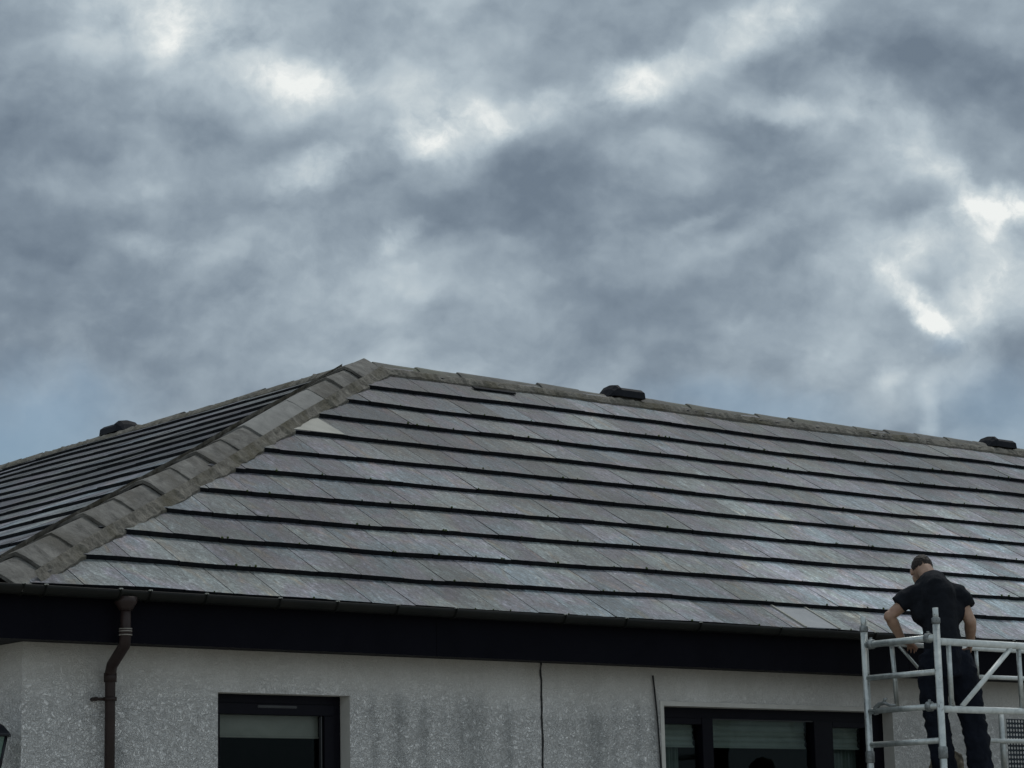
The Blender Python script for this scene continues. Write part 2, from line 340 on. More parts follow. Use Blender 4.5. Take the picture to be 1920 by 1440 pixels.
# ------------------------------------------------------------------ roof frame of reference
EZ = 3.1788; TF, TL, CC = .65087, .46262, .08404
aF, aL = math.atan(TF), math.atan(TL)
nF = Vector((0, -math.sin(aF), math.cos(aF))); nL = Vector((-math.sin(aL), 0, math.cos(aL)))
sF = Vector((0, math.cos(aF), math.sin(aF))); sL = Vector((math.cos(aL), 0, math.sin(aL)))
ZA = 2.535; AX, AY = ZA / TL + CC, ZA / TF
LX, LY = 20.0, 16.0
GF, GL, TW = .40909, .38965, .345
hip0 = Vector((CC, 0, EZ)); hip1 = Vector((AX, AY, EZ + ZA)); hd = (hip1 - hip0).normalized(); HL = (hip1 - hip0).length
def sag(P):   # an old roof is never quite true
    a = noise.noise(Vector((P[0] * .35, P[1] * .35, 3.0))) * .022 + noise.noise(Vector((P[0] * 1.3, P[1] * 1.3, 9.0))) * .006
    return Vector((P[0], P[1], P[2] + a))

ground = bmesh.new(); 
vs = [ground.verts.new(v) for v in ((-1500, -1500, 0), (1500, -1500, 0), (1500, 1500, 0), (-1500, 1500, 0))]; ground.faces.new(vs)
tag(link('ground', ground, 'ground'), None, None, kind='structure')

house = empty('bungalow', (0, 0, 0))
tag(house, 'single storey bungalow with pale roughcast walls and hipped slate roof', 'house')

# ---- tiled slopes -------------------------------------------------
def clip(poly, px, py, nx, ny):
    out = []
    for i in range(len(poly)):
        a, b = poly[i], poly[(i + 1) % len(poly)]
        da = (a[0] - px) * nx + (a[1] - py) * ny; db = (b[0] - px) * nx + (b[1] - py) * ny
        if da >= 0: out.append(a)
        if (da >= 0) != (db >= 0):
            t = da / (da - db); out.append((a[0] + (b[0] - a[0]) * t, a[1] + (b[1] - a[1]) * t, None))
    return out
def slope(name, O, ax, up, nrm, gauge, s_start, ncourse, length, clipl, smax, seed, thick, skip=()):
    rnd = random.Random(seed); bm = bmesh.new()
    lt = bm.faces.layers.float.new('tint'); l2 = bm.faces.layers.float.new('tone')
    special = {}
    for k in range(-1 if s_start > 0 else 0, ncourse):
        s0 = s_start + k * gauge
        if k == -1: s0 = 0.0
        s1 = min(s_start + (k + 1) * gauge + .05, smax)
        if s1 - s0 < .03: continue
        off = (.7213 if k % 2 == 0 else .7213 - TW / 2) - TW * 4 + rnd.uniform(-.015, .015)
        i = 0; x = off
        while x < length:
            x0 = x + .0026; x1 = x + TW - .0026; x += TW; i += 1
            ds = rnd.uniform(-.0035, .0035) - (rnd.random() < .015) * .010; dh = rnd.uniform(-.002, .003); sk = rnd.uniform(-.0025, .0025)
            nb = 7
            poly = [(x0 + (x1 - x0) * j / nb, s0 + ds + sk * (j / nb - .5) + rnd.uniform(-.0018, .0018) - (rnd.random() < .05) * .004 , 'b') for j in range(nb + 1)] + [(x1, s1, None), (x0, s1, None)]
            poly = [(max(min(a, length), -9), b, c) for a, b, c in poly]
            poly = clip(poly, *clipl)
            if len(poly) < 3: continue
            ar = abs(sum(poly[q][0] * poly[(q + 1) % len(poly)][1] - poly[(q + 1) % len(poly)][0] * poly[q][1] for q in range(len(poly)))) / 2
            if ar < .004: continue
            ti, tn = rnd.random(), rnd.random()
            hb, ht = thick + dh, .005
            top, bot = [], []
            for a, s, c in poly:
                h = hb + (ht - hb) * (s - s0) / (gauge + .05)
                P = O + ax * a + up * s
                top.append(bm.verts.new(sag(P + nrm * h))); bot.append(bm.verts.new(sag(P + nrm * (.001 + (.0 if c != 'b' else 0)))))
            key = (k, i)
            mi = skip.get(key, 0) if skip else 0
            f = bm.faces.new(top); f[lt] = ti; f[l2] = tn; f.material_index = mi
            for q in range(len(poly)):
                r = (q + 1) % len(poly)
                e = bm.faces.new([top[q], bot[q], bot[r], top[r]]); e[lt] = ti; e[l2] = tn
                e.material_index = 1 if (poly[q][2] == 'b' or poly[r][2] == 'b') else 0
    bmesh.ops.recalc_face_normals(bm, faces=bm.faces)
    return bm
roof = bmesh.new()
def rq(*ps): roof.faces.new([roof.verts.new(sag(Vector(p))) for p in ps])
# under-structure and rear slopes, set a little below the tile planes
dz = -.004; E0 = EZ + dz
N = 24
def ruled(a0, a1, b0, b1, n=24):
    for i in range(n):
        t0, t1 = i / n, (i + 1) / n
        P = [Vector(a0).lerp(Vector(a1), t0), Vector(a0).lerp(Vector(a1), t1), Vector(b0).lerp(Vector(b1), t1), Vector(b0).lerp(Vector(b1), t0)]
        rq(*P)
ruled((CC, 0, E0), (LX, 0, E0), (AX, AY, E0 + ZA), (LX, AY, E0 + ZA))
ruled((CC, 0, E0), (CC, LY, E0), (AX, AY, E0 + ZA), (AX, LY, E0 + ZA))
VX, VY = AX + (AX - CC), AY * 2
ruled((AX, AY, E0 + ZA), (LX, AY, E0 + ZA), (VX, VY, E0), (LX, VY, E0))
ruled((AX, AY, E0 + ZA), (AX, LY, E0 + ZA), (VX, VY, E0), (VX, LY, E0))
rq((LX, 0, E0), (LX, VY, E0), (LX, AY, E0 + ZA)); rq((CC, LY, E0), (VX, LY, E0), (AX, LY, E0 + ZA))
lt = roof.faces.layers.float.new('tint'); l2 = roof.faces.layers.float.new('tone')
for f in roof.faces: f[lt] = .5; f[l2] = .3
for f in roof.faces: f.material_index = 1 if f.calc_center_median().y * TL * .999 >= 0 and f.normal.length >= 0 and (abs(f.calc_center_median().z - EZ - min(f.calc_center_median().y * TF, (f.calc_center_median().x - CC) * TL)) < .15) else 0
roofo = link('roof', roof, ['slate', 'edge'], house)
roofo['label'] = 'hipped roof laid in thick grey and purple slate courses'
# front slope: coordinates (x, s); hip line x = z/TL + CC, z = s sin aF
hx = 1.0; hs = TL / math.sin(aF)      # direction (dx, ds) of hip in the plane: z = (x-CC) TL -> s = z / sin aF
nn = math.hypot(hs, 1)
SMF = ZA / math.sin(aF); SML = ZA / math.sin(aL)
fr = slope('front', Vector((0, 0, EZ)), Vector((1, 0, 0)), sF, nF, GF, 0, 12, LX, (CC + .16, 0, hs / nn, -1 / nn), SMF, 5, .043)
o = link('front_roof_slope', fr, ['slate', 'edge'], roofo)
# left slope: coordinates (y, s); hip: z = y TF, s = z / sin aL
hs2 = TF / math.sin(aL); nn2 = math.hypot(hs2, 1)
lf = slope('left', Vector((CC, 0, EZ)), Vector((0, 1, 0)), sL, nL, GL, .2338, 15, LY, (.10, 0, hs2 / nn2, -1 / nn2), SML, 8, .030)
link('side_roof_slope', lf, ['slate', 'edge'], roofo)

# ---- replaced slates as thin sheets over their course -------------
def patch(pts, s0, name, mt, lab, h0=.045):
    bm = bmesh.new(); top = []; bot = []
    for x, s in pts:
        h = h0 + (.005 - .043) * (s - s0) / (GF + .05)
        P = Vector((x, 0, EZ)) + sF * s
        top.append(bm.verts.new(sag(P + nF * (h + .003)))); bot.append(bm.verts.new(sag(P + nF * (h - .010))))
    bm.faces.new(top); bm.faces.new(bot[::-1])
    for q in range(len(pts)):
        r = (q + 1) % len(pts); bm.faces.new([top[q], bot[q], bot[r], top[r]])
    bmesh.ops.recalc_face_normals(bm, faces=bm.faces)
    o = link(name, bm, mt, roofo); o['label'] = lab; return o

# ---- hip and ridge caps -------------------------------------------
rnd = random.Random(11)
def cap(bm, P0, P1, wA, nA, wB, nB, wid, crest, lo, hi, thick=.02):
    """angled cap from P0 (low, exposed end) to P1"""
    d = (P1 - P0).normalized(); up = (nA + nB).normalized(); rows = []
    for j, (t, e) in enumerate(((0, lo), (.04, lo * 1.05), (.5, (lo + hi) / 2), (1, hi))):
        P = P0.lerp(P1, t); prof = []
        for (w, n, sgn) in ((wA, nA, 1), (wB, nB, -1)):
            prof.append([P + w * wid + n * (crest * .35 + e), P + w * wid * .55 + n * (crest * .62 + e), P + w * wid * .15 + n * (crest * .9 + e)])
        ctr = P + up * (crest * 1.02 + e)
        line = prof[0] + [ctr] + prof[1][::-1]
        rows.append([sag(q + Vector((rnd.uniform(-1, 1), rnd.uniform(-1, 1), rnd.uniform(-1, 1))) * .0015) for q in line])
    tv = [[bm.verts.new(q) for q in r] for r in rows]
    bv = [[bm.verts.new(q - up * thick) for q in r] for r in rows]
    n = len(tv[0])
    for a in range(3):
        for b in range(n - 1):
            bm.faces.new([tv[a][b], tv[a][b + 1], tv[a + 1][b + 1], tv[a + 1][b]])
            bm.faces.new([bv[a][b + 1], bv[a][b], bv[a + 1][b], bv[a + 1][b + 1]])
        for b in (0, n - 1): bm.faces.new([tv[a][b], tv[a + 1][b], bv[a + 1][b], bv[a][b]])
    for a in (0, 3):
        for b in range(n - 1): bm.faces.new([tv[a][b], tv[a][b + 1], bv[a][b + 1], bv[a][b]])
    bmesh.ops.recalc_face_normals(bm, faces=bm.faces)
wF = hd.cross(nF); wF = wF if wF.x > 0 else -wF
wL = hd.cross(nL); wL = wL if wL.y > 0 else -wL
NC = 15; step = (HL + .02) / NC
for i in range(NC):
    bm = bmesh.new()
    P0 = hip0 + hd * (i * step - .03 + .14 * (i == 0)); P1 = hip0 + hd * ((i + 1) * step + .03)
    jit = rnd.uniform(-.008, .008)
    new = i in (9, 10, 11)
    cap(bm, P0, P1, wF, nF, wL, nL, .195 + rnd.uniform(-.008, .008), .052 + jit * .5, .026 + jit, .004 if not new else .018, .024)
    link('hip_tile', bm, 'caplite' if new else 'cap', roofo)
def mortar(bm, a, b, w, n, w0, w1, seed, base=.05, n_seg=160, amp=.03, hh=.055):
    rv = Vector((seed, 0, 0)); d = b - a; L = d.length; rows = []
    for i in range(n_seg + 1):
        t = i / n_seg; P = a + d * t
        e = w1 + amp * (noise.noise(Vector((t * L * 2.2, seed, 0))) + .5 * noise.noise(Vector((t * L * 9, seed, 4))) + .35 * noise.noise(Vector((t * L * 30, seed, 7))))
        hgt = base + .012 * noise.noise(Vector((t * L * 7, seed, 2)))
        hm = hgt + .022 * noise.noise(Vector((t * L * 18, seed, 12)))
        rows.append([bm.verts.new(sag(q)) for q in (P + w * w0 + n * (hh + base * .6), P + w * (w0 * .6 + e * .4) + n * (hm + .012), P + w * (w0 * .25 + e * .75) + n * (hm), P + w * e + n * (hgt - .012), P + w * (e + .006) + n * .0)])
    for r, s in zip(rows, rows[1:]):
        for k in range(4): bm.faces.new([r[k], r[k + 1], s[k + 1], s[k]])
    bmesh.ops.recalc_face_normals(bm, faces=bm.faces)
bm = bmesh.new(); mortar(bm, hip0 + hd * .30, hip1 - hd * .02, wF, nF, .165, .240, 3.3, base=.048); mortar(bm, hip0 + hd * .35, hip1, wL, nL, .16, .205, 8.1, base=.036, amp=.01)
link('hip_mortar', bm, 'mortar', roofo)
# ridges
rF = Vector((0, -math.cos(aF), -math.sin(aF))); rB = Vector((0, math.cos(aF), -math.sin(aF))); nB_ = Vector((0, math.sin(aF), math.cos(aF)))
x = AX + .10; k = 0
while x < LX - .1:
    bm = bmesh.new(); L = .455
    # each cap laps over the next
    j = rnd.uniform(-.005, .005)
    cap(bm, Vector((x, AY, EZ + ZA)), Vector((x + L + .03, AY, EZ + ZA)), rF, nF, rB, nB_, .125 + j, .030 + j * .5, .020 + j, .012 + j, .018)
    o = link('ridge_tile', bm, 'ridge', roofo)
    x += L; k += 1
rL = Vector((-math.cos(aL), 0, -math.sin(aL))); rR = Vector((math.cos(aL), 0, -math.sin(aL))); nR_ = Vector((math.sin(aL), 0, math.cos(aL)))
y = AY + .12
while y < LY - .1:
    bm = bmesh.new(); L = .455; j = rnd.uniform(-.004, .004)
    cap(bm, Vector((AX, y, EZ + ZA)), Vector((AX, y + L + .03, EZ + ZA)), rL, nL, rR, nR_, .13 + j, .03 + j * .5, .018 + j, .012 + j, .018)
    link('ridge_tile', bm, 'ridge', roofo)
    y += L
bm = bmesh.new()
mortar(bm, Vector((AX + .1, AY, EZ + ZA)), Vector((LX - .1, AY, EZ + ZA)), rF, nF, .09, .185, 5.7, base=.042, n_seg=420, amp=.022, hh=.02)
mortar(bm, Vector((AX, AY + .1, EZ + ZA)), Vector((AX, LY - .1, EZ + ZA)), rL, nL, .10, .20, 6.9, base=.04, n_seg=320, amp=.02, hh=.02)
link('ridge_mortar', bm, 'mortar', roofo)
# pale slate by the hip, blue replaced slate by the eave, dark gap slate under the ridge
def XS(x, s): return (x, s)
s7 = 7 * GF
hxs = lambda s: s * math.sin(aF) / TL + CC
patch([(hxs(s7) + .33, s7 + .01), (hxs(s7) + .84, s7 + .005), (hxs(s7 + GF) + .33, s7 + GF - .005), (hxs(s7 + GF) + .27, s7 + GF - .03)], s7, 'replaced_slate', 'pale', 'pale cream cut slate beside the hip')
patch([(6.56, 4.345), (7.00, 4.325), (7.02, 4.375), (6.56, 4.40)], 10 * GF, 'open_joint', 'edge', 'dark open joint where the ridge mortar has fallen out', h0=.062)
patch([(6.741, .004), (7.075, .004), (7.075, GF - .01), (6.741, GF - .01)], 0, 'replaced_slate', 'pale2', 'clean blue-grey slate in the lowest course beside the scaffold', h0=.045)
for xx in (6.722, 7.079): patch([(xx, .003), (xx + .018, .003), (xx + .018, GF - .008), (xx, GF - .008)], 0, 'sealant_strip', 'pale', 'pale strip beside the blue-grey slate', h0=.052)
# ridge vents -------------------------------------------------------
def vent(O, d, lab, flip=1):
    """low hooded terminal straddling a ridge; O base centre of one end, d ridge direction, length .5"""
    bm = bmesh.new(); up = Vector((0, 0, 1)); s = d.cross(up)
    prof = [(-.14, -.055), (-.13, .02), (-.085, .055), (0, .068), (.085, .055), (.13, .02), (.14, -.055)]
    st = [(0, .02), (.04, .6), (.08, .95), (.11, 1.0), (.115, .82), (.40, .82), (.41, .76)]
    rows = [[bm.verts.new(O + d * t + s * px * (.6 + .4 * k) + up * ((pz + .055) * k - .055)) for px, pz in prof] for t, k in st]
    for a, b in zip(rows, rows[1:]):
        for q in range(len(prof) - 1): bm.faces.new([a[q], a[q + 1], b[q + 1], b[q]])
    bm.faces.new(rows[0]); bm.faces.new(rows[-1][::-1])
    bmesh.ops.recalc_face_normals(bm, faces=bm.faces)
    v = link('ridge_vent', bm, 'plastic', roofo); v['label'] = lab
    return v
vent(Vector((8.27, AY, EZ + ZA + .062)), Vector((1, 0, 0)), 'black hooded vent on the front ridge near the apex')
vent(Vector((13.55, AY, EZ + ZA + .062)), Vector((1, 0, 0)), 'black hooded vent on the far right of the front ridge')
vent(Vector((AX, 7.70, EZ + ZA + .062)), Vector((0, 1, 0)), 'mossy black vent on the left ridge')
rm = random.Random(4)
# mossy crumbs along course lips
bm = bmesh.new()
for q in range(240):
    kk = rm.randint(0, 9); s = kk * GF; xx = rm.uniform(hxs(s) + .5, 15)
    P = Vector((xx, 0, EZ)) + sF * (s + rm.uniform(-.008, .004)) + nF * .048
    bmesh.ops.create_icosphere(bm, subdivisions=1, radius=rm.uniform(.004, .010), matrix=Matrix.Translation(sag(P)))
link('course_moss', bm, 'moss', roofo)['kind'] = 'stuff'

# ---- walls ---------------------------------------------------------
WY, WX, WT = .30, .505, EZ - .25
W1 = (1.849, 2.845, 1.45, 2.645); W2 = (5.578, 7.977, 1.45, 2.640)
def wall_panels(bm, x0, x1, z0, z1, y, holes):
    xs = sorted({x0, x1, *[h[0] for h in holes], *[h[1] for h in holes]}); zs = sorted({z0, z1, *[h[2] for h in holes], *[h[3] for h in holes]})
    for a, b in zip(xs, xs[1:]):
        for c, d in zip(zs, zs[1:]):
            if any(h[0] <= a and b <= h[1] and h[2] <= c and d <= h[3] for h in holes): continue
            bm.faces.new([bm.verts.new(v) for v in ((a, y, c), (b, y, c), (b, y, d), (a, y, d))])
bm = bmesh.new(); wall_panels(bm, WX, LX - .3, 0, WT, WY, [W1, W2])
for v in ((WX, LY - .3, 0, WY),):
    bm.faces.new([bm.verts.new(q) for q in ((WX, LY - .3, 0), (WX, WY, 0), (WX, WY, WT), (WX, LY - .3, WT))])
bmesh.ops.remove_doubles(bm, verts=bm.verts, dist=1e-4)
wallo = link('roughcast_wall', bm, 'render', house)
bm = bmesh.new()  # rear and gable walls
for q in (((LX - .3, WY, 0), (LX - .3, VY - .3, 0)), ((LX - .3, VY - .3, 0), (VX - .3, VY - .3, 0)), ((VX - .3, VY - .3, 0), (VX - .3, LY - .3, 0)), ((VX - .3, LY - .3, 0), (WX, LY - .3, 0))):
    (a, b) = q; bm.faces.new([bm.verts.new(v) for v in (a, b, (b[0], b[1], WT), (a[0], a[1], WT))])
link('rear_wall', bm, 'render', house)
# reveals, ceiling and room lining
for h in (W1, W2):
    bm = bmesh.new()
    for (a, b) in (((h[0], h[2]), (h[0], h[3])), ((h[0], h[3]), (h[1], h[3])), ((h[1], h[3]), (h[1], h[2])), ((h[1], h[2]), (h[0], h[2]))):
        bm.faces.new([bm.verts.new(v) for v in ((a[0], WY, a[1]), (b[0], WY, b[1]), (b[0], WY + .14, b[1]), (a[0], WY + .14, a[1]))])
    link('window_reveal', bm, 'smooth', wallo)
bm = bmesh.new(); box(bm, (W2[0] - .035, WY - .006, 1.4), (W2[0], WY + .02, W2[3] + .035)); box(bm, (W2[0], WY - .006, W2[3]), (W2[1], WY + .02, W2[3] + .032))
link('reveal_bead', bm, 'smooth', wallo)
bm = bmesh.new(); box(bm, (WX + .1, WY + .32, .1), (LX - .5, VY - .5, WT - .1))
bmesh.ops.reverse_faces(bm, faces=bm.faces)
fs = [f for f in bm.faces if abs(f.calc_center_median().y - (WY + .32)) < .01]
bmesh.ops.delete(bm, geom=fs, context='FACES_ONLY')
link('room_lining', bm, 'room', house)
# movement joint and loose cable
rj = random.Random(2)
bm = bmesh.new(); prev = None
pts = [(4.447 + rj.uniform(-.004, .004), z) for z in [WT - i * .035 for i in range(44)]]
for (x, z), (x2, z2) in zip(pts, pts[1:]):
    wd = .006 + rj.uniform(0, .003)
    bm.faces.new([bm.verts.new(v) for v in ((x - wd, WY - .004, z), (x2 - wd, WY - .004, z2), (x2 + wd, WY - .004, z2), (x + wd, WY - .004, z))])
link('movement_joint', bm, 'crack', wallo)
bm = bmesh.new()
tube(bm, [(5.475, WY - .012, 2.85), (5.482, WY - .014, 2.78), (5.497, WY - .012, 2.65), (5.508, WY - .014, 2.5), (5.517, WY - .012, 2.35), (5.527, WY - .014, 2.15), (5.54, WY - .012, 1.6), (5.55, WY - .012, .4)], .006, 8)
tag(link('cable', bm, 'crack', None, True), 'thin black cable hanging down the wall beside the wide window', 'cable')

# ---- fascia, soffit, gutter ---------------------------------------
bm = bmesh.new()
for fa, fb in ((.06, 3.35), (3.354, 7.9), (7.904, 12.4), (12.404, LX)): box(bm, (fa, .035 + (fa > 3) * .0015, EZ - .282), (fb, .055, EZ - .006))
box(bm, (.06, .056, EZ - .282), (.08, LY, EZ - .006))
link('fascia', bm, 'fascia', house)
bm = bmesh.new(); box(bm, (.082, .056, EZ - .272), (LX, WY + .05, EZ - .254)); box(bm, (.082, WY + .052, EZ - .272), (WX + .05, LY, EZ - .254))
link('soffit', bm, 'timber', house)
gut = bmesh.new(); GR = .056; gy, gz = -.040, EZ + .018
def halfpipe(bm, a, b, side, n=40):
    a, b = Vector(a), Vector(b); rows = []
    for i in range(n + 1):
        P = a.lerp(b, i / n); P.z += .003 * noise.noise(Vector((P.x * .7, P.y * .7, 1)))
        r = []
        for k in range(11):
            th = math.pi * k / 10
            r.append(bm.verts.new(P + side * math.cos(th) * GR + Vector((0, 0, -math.sin(th) * GR))))
        for k in range(10, -1, -1):
            th = math.pi * k / 10
            r.append(bm.verts.new(P + side * math.cos(th) * (GR - .004) + Vector((0, 0, -math.sin(th) * (GR - .004)))))
        rows.append(r)
    for p, q in zip(rows, rows[1:]):
        for k in range(len(p)): bm.faces.new([p[k], p[(k + 1) % len(p)], q[(k + 1) % len(p)], q[k]])
halfpipe(gut, (-.02, gy, gz), (LX, gy, gz), Vector((0, -1, 0)), 80)
halfpipe(gut, (gy + .03, gy - GR, gz), (gy + .03, LY, gz), Vector((-1, 0, 0)), 60)
bmesh.ops.recalc_face_normals(gut, faces=gut.faces)
guto = link('gutter', gut, 'gutter', house, True)
for i, gx in enumerate((.30, .44, .93, 1.13, 1.52, 2.05, 2.48, 2.95, 3.42, 4.35, 4.9, 5.6, 6.4, 7.4, 8.2, 9.0)):
    bm = bmesh.new()
    pts = [(gx, gy - (GR + .004) * math.cos(math.pi * k / 10), gz + .004 - (GR + .004) * math.sin(math.pi * k / 10)) for k in range(11)]
    tube(bm, pts, [(.011, .003)] * 11, 6); o = link('gutter_bracket', bm, 'gutter', guto)
    bm = bmesh.new(); box(bm, (gx - .011, gy - GR - .009, gz - .001), (gx + .011, gy - GR + .008, gz + .007), .002); link('gutter_clip', bm, 'screw', guto)

# ---- downpipe -------------------------------------------------------
px = .995
dp = bmesh.new()
pts = [(px, gy, EZ - .06), (px, gy, EZ - .2), (px, gy + .004, EZ - .262), (px + .006, gy + .02, EZ - .30), (px + .045, .19, EZ - .40), (px + .055, .225, EZ - .44), (px + .057, .232, EZ - .50), (px + .057, .232, 0)]
tube(dp, pts, [.031, .031, .034, .034, .034, .034, .031, .031], 20)
dpo = link('downpipe', dp, 'pipe', house, True)
bm = bmesh.new(); tube(bm, [(px, gy, EZ - .02), (px, gy, EZ - .055), (px, gy, EZ - .085), (px, gy, EZ - .10)], [.068, .066, .046, .038], 20); link('outlet', bm, 'pipe', dpo, True)
bm = bmesh.new()
for z in (EZ - .205, EZ - .218, EZ - .240): tube(bm, [(px, gy, z), (px, gy, z - .006)], .0395, 20)
link('collar', bm, 'collar', dpo, True)
bm = bmesh.new(); tube(bm, [(px, gy, EZ - .2), (px, gy, EZ - .245)], .0385, 20); link('socket', bm, 'pipe', dpo, True)
bm = bmesh.new(); cx_, cy_ = px + .057, .232
tube(bm, [(cx_, cy_, 2.592), (cx_, cy_, 2.568)], .040, 20)
box(bm, (cx_ - .095, cy_ + .0, 2.570), (cx_ - .02, cy_ + .018, 2.588), .003); tube(bm, [(cx_ - .085, cy_ + .01, 2.58), (cx_ - .085, WY, 2.58)], .012, 10)
link('pipe_bracket', bm, 'pipe', dpo, True)
bm = bmesh.new(); tube(bm, [(cx_, cy_, 2.735), (cx_, cy_, 2.68)], .0385, 20); link('socket', bm, 'pipe', dpo, True)

# ---- windows --------------------------------------------------------
FY = WY + .105
def window(label, O, rails, panes, trims, ventrect=None):
    bm = bmesh.new()
    for (a, b, c, d, y0) in rails: box(bm, (a, FY + y0, c), (b, FY + .07, d), .003)
    wo = link('window', bm, 'frame', house); wo['label'] = label
    for (a, b, c, d) in panes:
        g = bmesh.new(); g.faces.new([g.verts.new(v) for v in ((a, FY + .035, c), (b, FY + .035, c), (b, FY + .035, d), (a, FY + .035, d))])
        link('pane', g, 'glass', wo)
    bm = bmesh.new()
    for (a, b, c, d) in trims: box(bm, (a, FY - .003 - .0, c), (b, FY + .02, d))
    link('frame_bead', bm, 'trim', wo)
    if ventrect:
        bm = bmesh.new(); a, b, c, d = ventrect; box(bm, (a, FY - .017, c), (b, FY - .001, d), .004); link('trickle_vent', bm, 'trim', wo)
    return wo
x0, x1, z0, z1 = W1
window('narrow dark framed window with a half lowered grey blind', None,
  [(x0, x1, z1 - .055, z1, 0), (x0, x0 + .03, z0, z1 - .055, 0), (x1 - .055, x1, z0, z1 - .055, 0), (x0 + .03, x1 - .055, z0, z0 + .06, 0),
   (x0 + .03, x1 - .055, z1 - .125, z1 - .057, -.012), (x0 + .03, x0 + .075, z0 + .06, z1 - .127, -.012), (x1 - .135, x1 - .057, z0 + .06, z1 - .127, -.012)],
  [(x0 + .07, x1 - .13, z0 + .06, z1 - .12)],
  [(x1 - .155, x1 - .147, z0 + .1, z1 - .129)], (2.2, 2.5, z1 - .083, z1 - .066))
x0, x1, z0, z1 = W2
window('wide dark framed three light window', None,
  [(x0, x1, z1 - .075, z1, 0), (x0, x0 + .03, z0, z1 - .075, 0), (x1 - .2, x1, z0, z1 - .075, 0), (x0 + .03, x1 - .2, z0, z0 + .06, 0), (6.04, 6.15, z0 + .06, z1 - .075, -.01), (7.20, 7.405, z0 + .06, z1 - .075, -.01),
   (x0 + .03, 6.039, z1 - .12, z1 - .0765, -.008), (7.406, x1 - .2, z1 - .12, z1 - .0765, -.008)],
  [(x0 + .03, 6.04, z0 + .06, z1 - .07), (6.15, 7.20, z0 + .06, z1 - .07), (7.405, 7.78, z0 + .06, z1 - .07)],
  [(6.047, 6.055, z0 + .1, z1 - .1), (7.26, 7.27, z0 + .1, z1 - .1), (6.15, 7.2, z1 - .083, z1 - .077)])
def blind(a, b, top, bot, y, mt, label, folds=5):
    bm = bmesh.new(); rows = []; n = folds * 6
    for i in range(n + 1):
        z = top + (bot - top) * i / n; yy = y + .010 * abs(math.sin(math.pi * i / 6)) if folds > 1 else y
        rows.append((bm.verts.new((a, yy, z)), bm.verts.new((b, yy, z)), bm.verts.new((b, yy + .004, z)), bm.verts.new((a, yy + .004, z))))
    for p, q in zip(rows, rows[1:]):
        for k in range(4): bm.faces.new([p[k], p[(k + 1) % 4], q[(k + 1) % 4], q[k]])
    bm.faces.new(rows[0]); bm.faces.new(rows[-1][::-1])
    box(bm, (a - .004, y - .008, bot - .014), (b + .004, y + .014, bot - .001), .003)
    bmesh.ops.recalc_face_normals(bm, faces=bm.faces)
    return tag(link('window_blind', bm, mt, None), label, 'blind')
blind(1.92, 2.72, 2.53, 2.392, FY + .06, 'blind', 'pale grey roller blind part lowered in the narrow window', 1)
bg = 'roman blinds in the wide window'
for a, b, lab in ((5.63, 6.03, 'folded green-grey blind in the left pane of the wide window'), (6.165, 7.19, 'folded green-grey blind in the broad middle pane of the wide window'), (7.42, 7.77, 'folded green-grey blind in the right pane behind the scaffold post')):
    o = blind(a, b, 2.56, 2.372, FY + .08, 'blind2', lab, 5); o['group'] = bg
def curtain(a, b, label):
    bm = bmesh.new(); n = 48; rows = []
    for i in range(n + 1):
        x = a + (b - a) * i / n; y = FY + .15 + .018 * math.sin(i * 1.15) + .006 * math.sin(i * 2.9)
        rows.append((bm.verts.new((x, y, 2.58)), bm.verts.new((x, y, 1.5))))
    for p, q in zip(rows, rows[1:]): bm.faces.new([p[0], q[0], q[1], p[1]])
    return tag(link('curtain', bm, 'curtain', None, True), label, 'curtain', 'curtains inside the wide window')
curtain(5.66, 5.93, 'green-grey curtain gathered at the left end of the wide window')
curtain(7.46, 7.80, 'green-grey curtain gathered at the right end of the wide window')

# ------------------------------------------------------------------ wall lantern at the left edge
LAN = Vector((.318, .34, 2.352))
lan = empty('wall_lantern', LAN); lan.scale = (1.18, 1.18, 1.1)
tag(lan, 'black wall lantern with green glass on the side wall', 'lamp')
def ring4(bm, rows, n=6, a0=0):
    rr = [[bm.verts.new((r * math.cos(2 * math.pi * k / n + a0), r * math.sin(2 * math.pi * k / n + a0), z)) for k in range(n)] for r, z in rows]
    for a, b in zip(rr, rr[1:]):
        for k in range(n): bm.faces.new([a[k], a[(k + 1) % n], b[(k + 1) % n], b[k]])
    bm.faces.new(rr[0][::-1]); bm.faces.new(rr[-1])
bm = bmesh.new(); ring4(bm, [(.118, .0), (.122, .008), (.12, .016), (.085, .055), (.035, .085), (.012, .095), (.014, .12), (.004, .135)]); link('lamp_roof', bm, 'lampmetal', lan)
bm = bmesh.new(); ring4(bm, [(.045, -.235), (.094, -.002)]); link('lamp_glass', bm, 'lampglass', lan)
for k in range(6):
    a = 2 * math.pi * k / 6; bm = bmesh.new()
    tube(bm, [(.097 * math.cos(a), .097 * math.sin(a), 0), (.048 * math.cos(a), .048 * math.sin(a), -.235)], .0055, 8); link('frame_bar', bm, 'lampmetal', lan, True)
bm = bmesh.new(); ring4(bm, [(.03, -.27), (.05, -.255), (.052, -.236)]); link('lamp_base', bm, 'lampmetal', lan)
bm = bmesh.new(); tube(bm, [(0, 0, -.26), (0, 0, -.31), (.06, 0, -.34), (.12, 0, -.30), (.152, 0, -.25)], .009, 10); box(bm, (.148, -.028, -.34), (.158, .028, -.16), .004); link('bracket', bm, 'lampmetal', lan)

